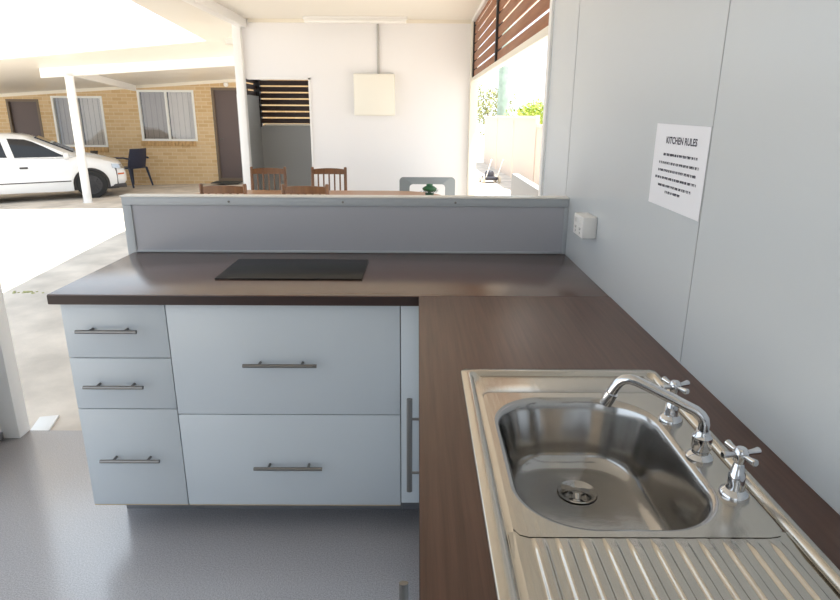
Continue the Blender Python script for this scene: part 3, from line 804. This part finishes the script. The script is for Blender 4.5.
box(-1.95, -0.74, 0.18, 1.85, 0.74, 0.62).build('underbody', 'trim_dark', car)
# cabin
gh = []
def cab_pts(x0b, x1b, x0t, x1t, zb, zt_, wb, wt, n=1): pass
sect = [(0.80, 1.28, 0.70), (0.86, 1.20, 0.735), (1.00, 0.92, 0.70), (1.15, 0.60, 0.645), (1.245, 0.38, 0.60), (1.285, 0.24, 0.55), (1.31, 0.0, 0.45)]
rear = [-1.42, -1.35, -1.16, -0.97, -0.86, -0.76, -0.55]
rings = []
for (z, xf, wh), xr in zip(sect, rear):
    r = []
    k = 0.10
    for sx, sy in ((1, -1), (1, 1), (-1, 1), (-1, -1)):
        xe = xf if sx > 0 else xr
        r.append((xe - sx * 0.0, sy * (wh - 0.16), z)) if (sx, sy) in ((1, 1), (-1, -1)) else r.append((xe - sx * 0.12, sy * wh, z))
        r.append((xe - sx * 0.12, sy * wh, z)) if (sx, sy) in ((1, 1), (-1, -1)) else r.append((xe, sy * (wh - 0.16), z))
    rings.append(r)
rings[-1] = [(x, y, z) for x, y, z in rings[-1]]
MB().loft(rings, True, False, True).build('roof', 'car_white', car, angle=50)
def side_glass(name, pts, s):
    """pts (x, z) on the sloping cabin side"""
    def wat(z):
        for (za, _, wa), (zb_, _, wb_) in zip(sect, sect[1:]):
            if z <= zb_: return wa + (wb_ - wa) * (z - za) / (zb_ - za)
        return 0.6
    zs_ = sorted(set([p[1] for p in pts] + [q[0] for q in sect if min(p[1] for p in pts) < q[0] < max(p[1] for p in pts)]))
    rings = []
    for z in zs_:
        hit = []
        for (xa, za), (xb, zb_) in zip(pts, pts[1:] + pts[:1]):
            if min(za, zb_) - 1e-9 <= z <= max(za, zb_) + 1e-9:
                if abs(zb_ - za) < 1e-9: hit += [xa, xb]
                else: hit.append(xa + (xb - xa) * (z - za) / (zb_ - za))
        x0, x1, yo, yi = min(hit), max(hit), s * (wat(z) + 0.005), s * (wat(z) - 0.012)
        if x1 - x0 < 1e-4: x1 = x0 + 1e-3
        rings.append([(x0, yi, z), (x1, yi, z), (x1, yo, z), (x0, yo, z)])
    MB().loft(rings, True, True, True).build(name, 'car_glass', car)
front_w = [(0.10, 0.855), (1.0, 0.85), (0.90, 0.885), (0.62, 1.05), (0.42, 1.155), (0.30, 1.195), (0.02, 1.215)]
rear_w = [(-0.98, 0.89), (-0.02, 0.862), (-0.10, 1.215), (-0.46, 1.215), (-0.67, 1.18), (-0.82, 1.10)]
for s in (-1, 1):
    side_glass('side_window', front_w, s); side_glass('side_window', rear_w, s)
ws = [(1.08, -0.50, 0.915), (1.08, 0.50, 0.915), (0.45, 0.42, 1.215), (0.45, -0.42, 1.215)]
MB().loft([[(x - 0.03, y, z - 0.03) for x, y, z in ws], [(x + 0.035, y, z + 0.02) for x, y, z in ws]], True, True, True).build('windscreen', 'car_glass', car)
for s in (-1, 1):
    box(-1.02, s * (HW + 0.002) - 0.006, 0.365, 1.0, s * (HW + 0.002) + 0.006, 0.385).build('rub_strip', 'trim_dark', car)
    box(0.16, s * HW - 0.012, 0.645, 0.30, s * HW + 0.014, 0.68, 0.006).build('door_handle', 'trim_dark', car)
    box(-0.98, s * HW - 0.012, 0.64, -0.84, s * HW + 0.014, 0.67, 0.006).build('door_handle', 'trim_dark', car)
    MB().lathe([(0.02, -0.05), (0.065, -0.04), (0.075, 0.02), (0.06, 0.05), (0.02, 0.06)], (0.98, s * 0.86, 0.87), 14, 'x').build('wing_mirror', 'car_white', car)
    # lamps
    MB().loft([[(1.77, s * 0.775, 0.60), (1.93, s * 0.72, 0.575), (2.0, s * 0.55, 0.565), (1.985, s * 0.36, 0.565), (1.93, s * 0.36, 0.56)],
               [(1.76, s * 0.765, 0.685), (1.90, s * 0.72, 0.665), (1.972, s * 0.55, 0.645), (1.965, s * 0.36, 0.64), (1.90, s * 0.36, 0.65)]], True, True, True).build('headlight', 'lamp_clear', car)
    MB().loft([[(1.86, s * 0.752, 0.455), (1.98, s * 0.655, 0.455), (1.99, s * 0.5, 0.455), (1.9, s * 0.5, 0.455)], [(1.86, s * 0.752, 0.485), (1.98, s * 0.655, 0.485), (1.99, s * 0.5, 0.485), (1.9, s * 0.5, 0.485)]], True, True, True).build('indicator', 'lamp_amber', car)
    box(-2.13, s * 0.55 - 0.15, 0.62, -2.04, s * 0.55 + 0.15, 0.78, 0.01).build('tail_light', 'lamp_red', car)
    box(1.55, s * 0.70 - 0.06, 0.19, 2.0, s * 0.62 + 0.02, 0.27, 0.02).build('bumper_lip', 'trim_dark', car)
for xw in (XF, XR):
    for s in (-1, 1):
        wl_ = MB().lathe([(0.19, -0.09), (0.26, -0.092), (WR, -0.07), (WR + 0.002, 0.0), (WR, 0.07), (0.26, 0.092), (0.19, 0.09)], (xw, s * 0.715, WR), 36, 'y').build('wheel', 'rubber', car)
        mb = MB().lathe([(0.192, 0.0), (0.185, s * 0.012), (0.15, s * 0.006), (0.06, s * 0.018), (0.02, s * 0.02)], (xw, s * (0.715 + 0.088), WR), 32, 'y')
        for k in range(8):
            a = k * math.pi / 4
            mb.box(xw + 0.12 * math.cos(a) - 0.035, s * 0.815 - 0.006, WR + 0.12 * math.sin(a) - 0.014, xw + 0.12 * math.cos(a) + 0.035, s * 0.815 + 0.006, WR + 0.12 * math.sin(a) + 0.014, 0.004, rot=Matrix.Rotation(-a, 3, 'Y'))
        mb.build('wheel_cover', 'rim', wl_)

# scraps on the paving near the doorway
t = box(-2.52, 2.66, FZ, -2.43, 2.84, FZ + 0.012, 0.003, rot=Matrix.Rotation(0.25, 3, 'Z')).build('loose_tile', 'plastic_white')
tag(t, 'white scrap of sheet on the concrete behind the doorway post', 'scrap')
mb = MB()
for k in range(26):
    x = -4.15 + 0.62 * random.random(); y = 5.13 + random.uniform(-0.03, 0.03)
    r = random.uniform(0.006, 0.018)
    mb.lathe([(r, 0.0), (r * 0.8, r * 0.4), (r * 0.2, r * 0.6)], (x, y, FZ), 8)
t = mb.build('moss', 'moss'); tag(t, 'thin line of moss along a joint in the concrete', 'moss', kind='stuff')

# ================================================================== OUTSIDE, RIGHT
def fence_panel(y0, y1, zt_, label):
    t = thing('fence_panel', label, 'fence panel', group=None)
    mb = MB(); n = int((y1 - y0) / 0.1); zb = -0.42
    pts = []
    for k in range(n + 1):
        y = y0 + (y1 - y0) * k / n; pts.append((2.0 + (0.03 if k % 2 else 0.0), y))
    a = [(x, y, zb) for x, y in pts]; b = [(x, y, zt_) for x, y in pts]
    a2 = [(x + 0.01, y, zb) for x, y in pts[::-1]]; b2 = [(x + 0.01, y, zt_) for x, y in pts[::-1]]
    mb.loft([a + a2, b + b2], True, True, True).build('sheet', 'fence', t, smooth=False)
    box(1.985, y0, zt_ - 0.05, 2.05, y1, zt_ + 0.015).build('top_rail', 'fence_post', t)
    box(1.975, y0 - 0.04, zb, 2.055, y0 + 0.02, zt_ + 0.03).build('post', 'fence_post', t)
    return t
fence_panel(11.2, 13.9, 1.24, 'cream steel fence panel with a lower top, nearest the open side')
fence_panel(13.96, 17.25, 1.415, 'cream steel fence panel just beyond the lower one')
fence_panel(17.31, 20.8, 1.41, 'cream steel fence panel in front of the green pole')
fence_panel(20.86, 25.0, 1.40, 'cream steel fence panel farthest away, behind the mower')
t = box(1.0, 6.0, -0.2, 1.12, 10.65, 0.485, 0.004).build('low_wall', 'lowwall'); tag(t, 'low grey wall outside the open side, before the cream fence', 'wall')
t = MB().tube([(2.5, 23.4, -0.6), (2.5, 23.4, 9)], [0.23, 0.19], 20).build('utility_pole', 'pole'); tag(t, 'tall pale green utility pole rising behind the cream fence', 'pole')

def leafy(name, label, loc, rx, rz_, zc, n, leafm, size):
    t = thing(name, label, 'tree', loc, 0)
    MB().tube([(0, 0, 0), (0.03, 0, zc * 0.6), (-0.02, 0.05, zc)], [0.07, 0.05, 0.02], 8).build('trunk', 'bark', t)
    mb = MB(); bm = mb.bm
    blobs = [(Vector((random.uniform(-1, 1) * rx * 0.6, random.uniform(-1, 1) * rx * 0.6, zc + random.uniform(-0.6, 0.6) * rz_)), random.uniform(0.35, 0.6)) for _ in range(9)]
    for _ in range(n):
        c, f = random.choice(blobs)
        d = Vector((random.gauss(0, 1), random.gauss(0, 1), random.gauss(0, 1))).normalized()
        p = c + Vector((d.x * rx * f, d.y * rx * f, d.z * rz_ * f)) * random.uniform(0.6, 1.0)
        u = Vector((random.gauss(0, 1), random.gauss(0, 1), random.gauss(0, 1))).normalized(); v = d.cross(u).normalized(); s = size * random.uniform(0.6, 1.3)
        bm.faces.new([bm.verts.new(p + q) for q in (-u * s, v * s * 0.5, u * s, -v * s * 0.5)])
    mb.build('foliage', leafm, t, smooth=False)
    return t
leafy('shrub', 'bright lime green shrub above the fence, right of the pole', (3.45, 22.0, -0.33), 1.15, 0.85, 1.75, 3200, 'leaf_lime', 0.055)
leafy('tree', 'thin olive tree seen just left of the green pole', (2.35, 27.0, -0.45), 1.0, 1.3, 2.1, 1500, 'leaf_olive', 0.07)

# mower beyond the low wall
t = thing('lawn_mower', 'dark lawn mower with a pale handle beside the cream fence', 'mower', (1.22, 15.8, g(1.4, 15.8)), 0.15)
t.scale = (0.72, 0.72, 0.72)
box(-0.24, -0.30, 0.10, 0.24, 0.30, 0.22, 0.04).build('deck', 'mower_red', t)
MB().lathe([(0.16, 0.22), (0.16, 0.34), (0.12, 0.40), (0.03, 0.42)], (0, 0.05, 0), 18).build('engine', 'mower_red', t)
for s in (-1, 1):
    MB().tube([(s * 0.2, -0.25, 0.2), (s * 0.2, -0.9, 0.85)], 0.02, 8).build('handle_bar', 'white_paint', t)
    for y in (-0.26, 0.26):
        MB().lathe([(0.05, -0.03), (0.12, -0.025), (0.12, 0.025), (0.05, 0.03)], (s * 0.28, y, 0.12), 18, 'x').build('wheel', 'wheel_cream', t)
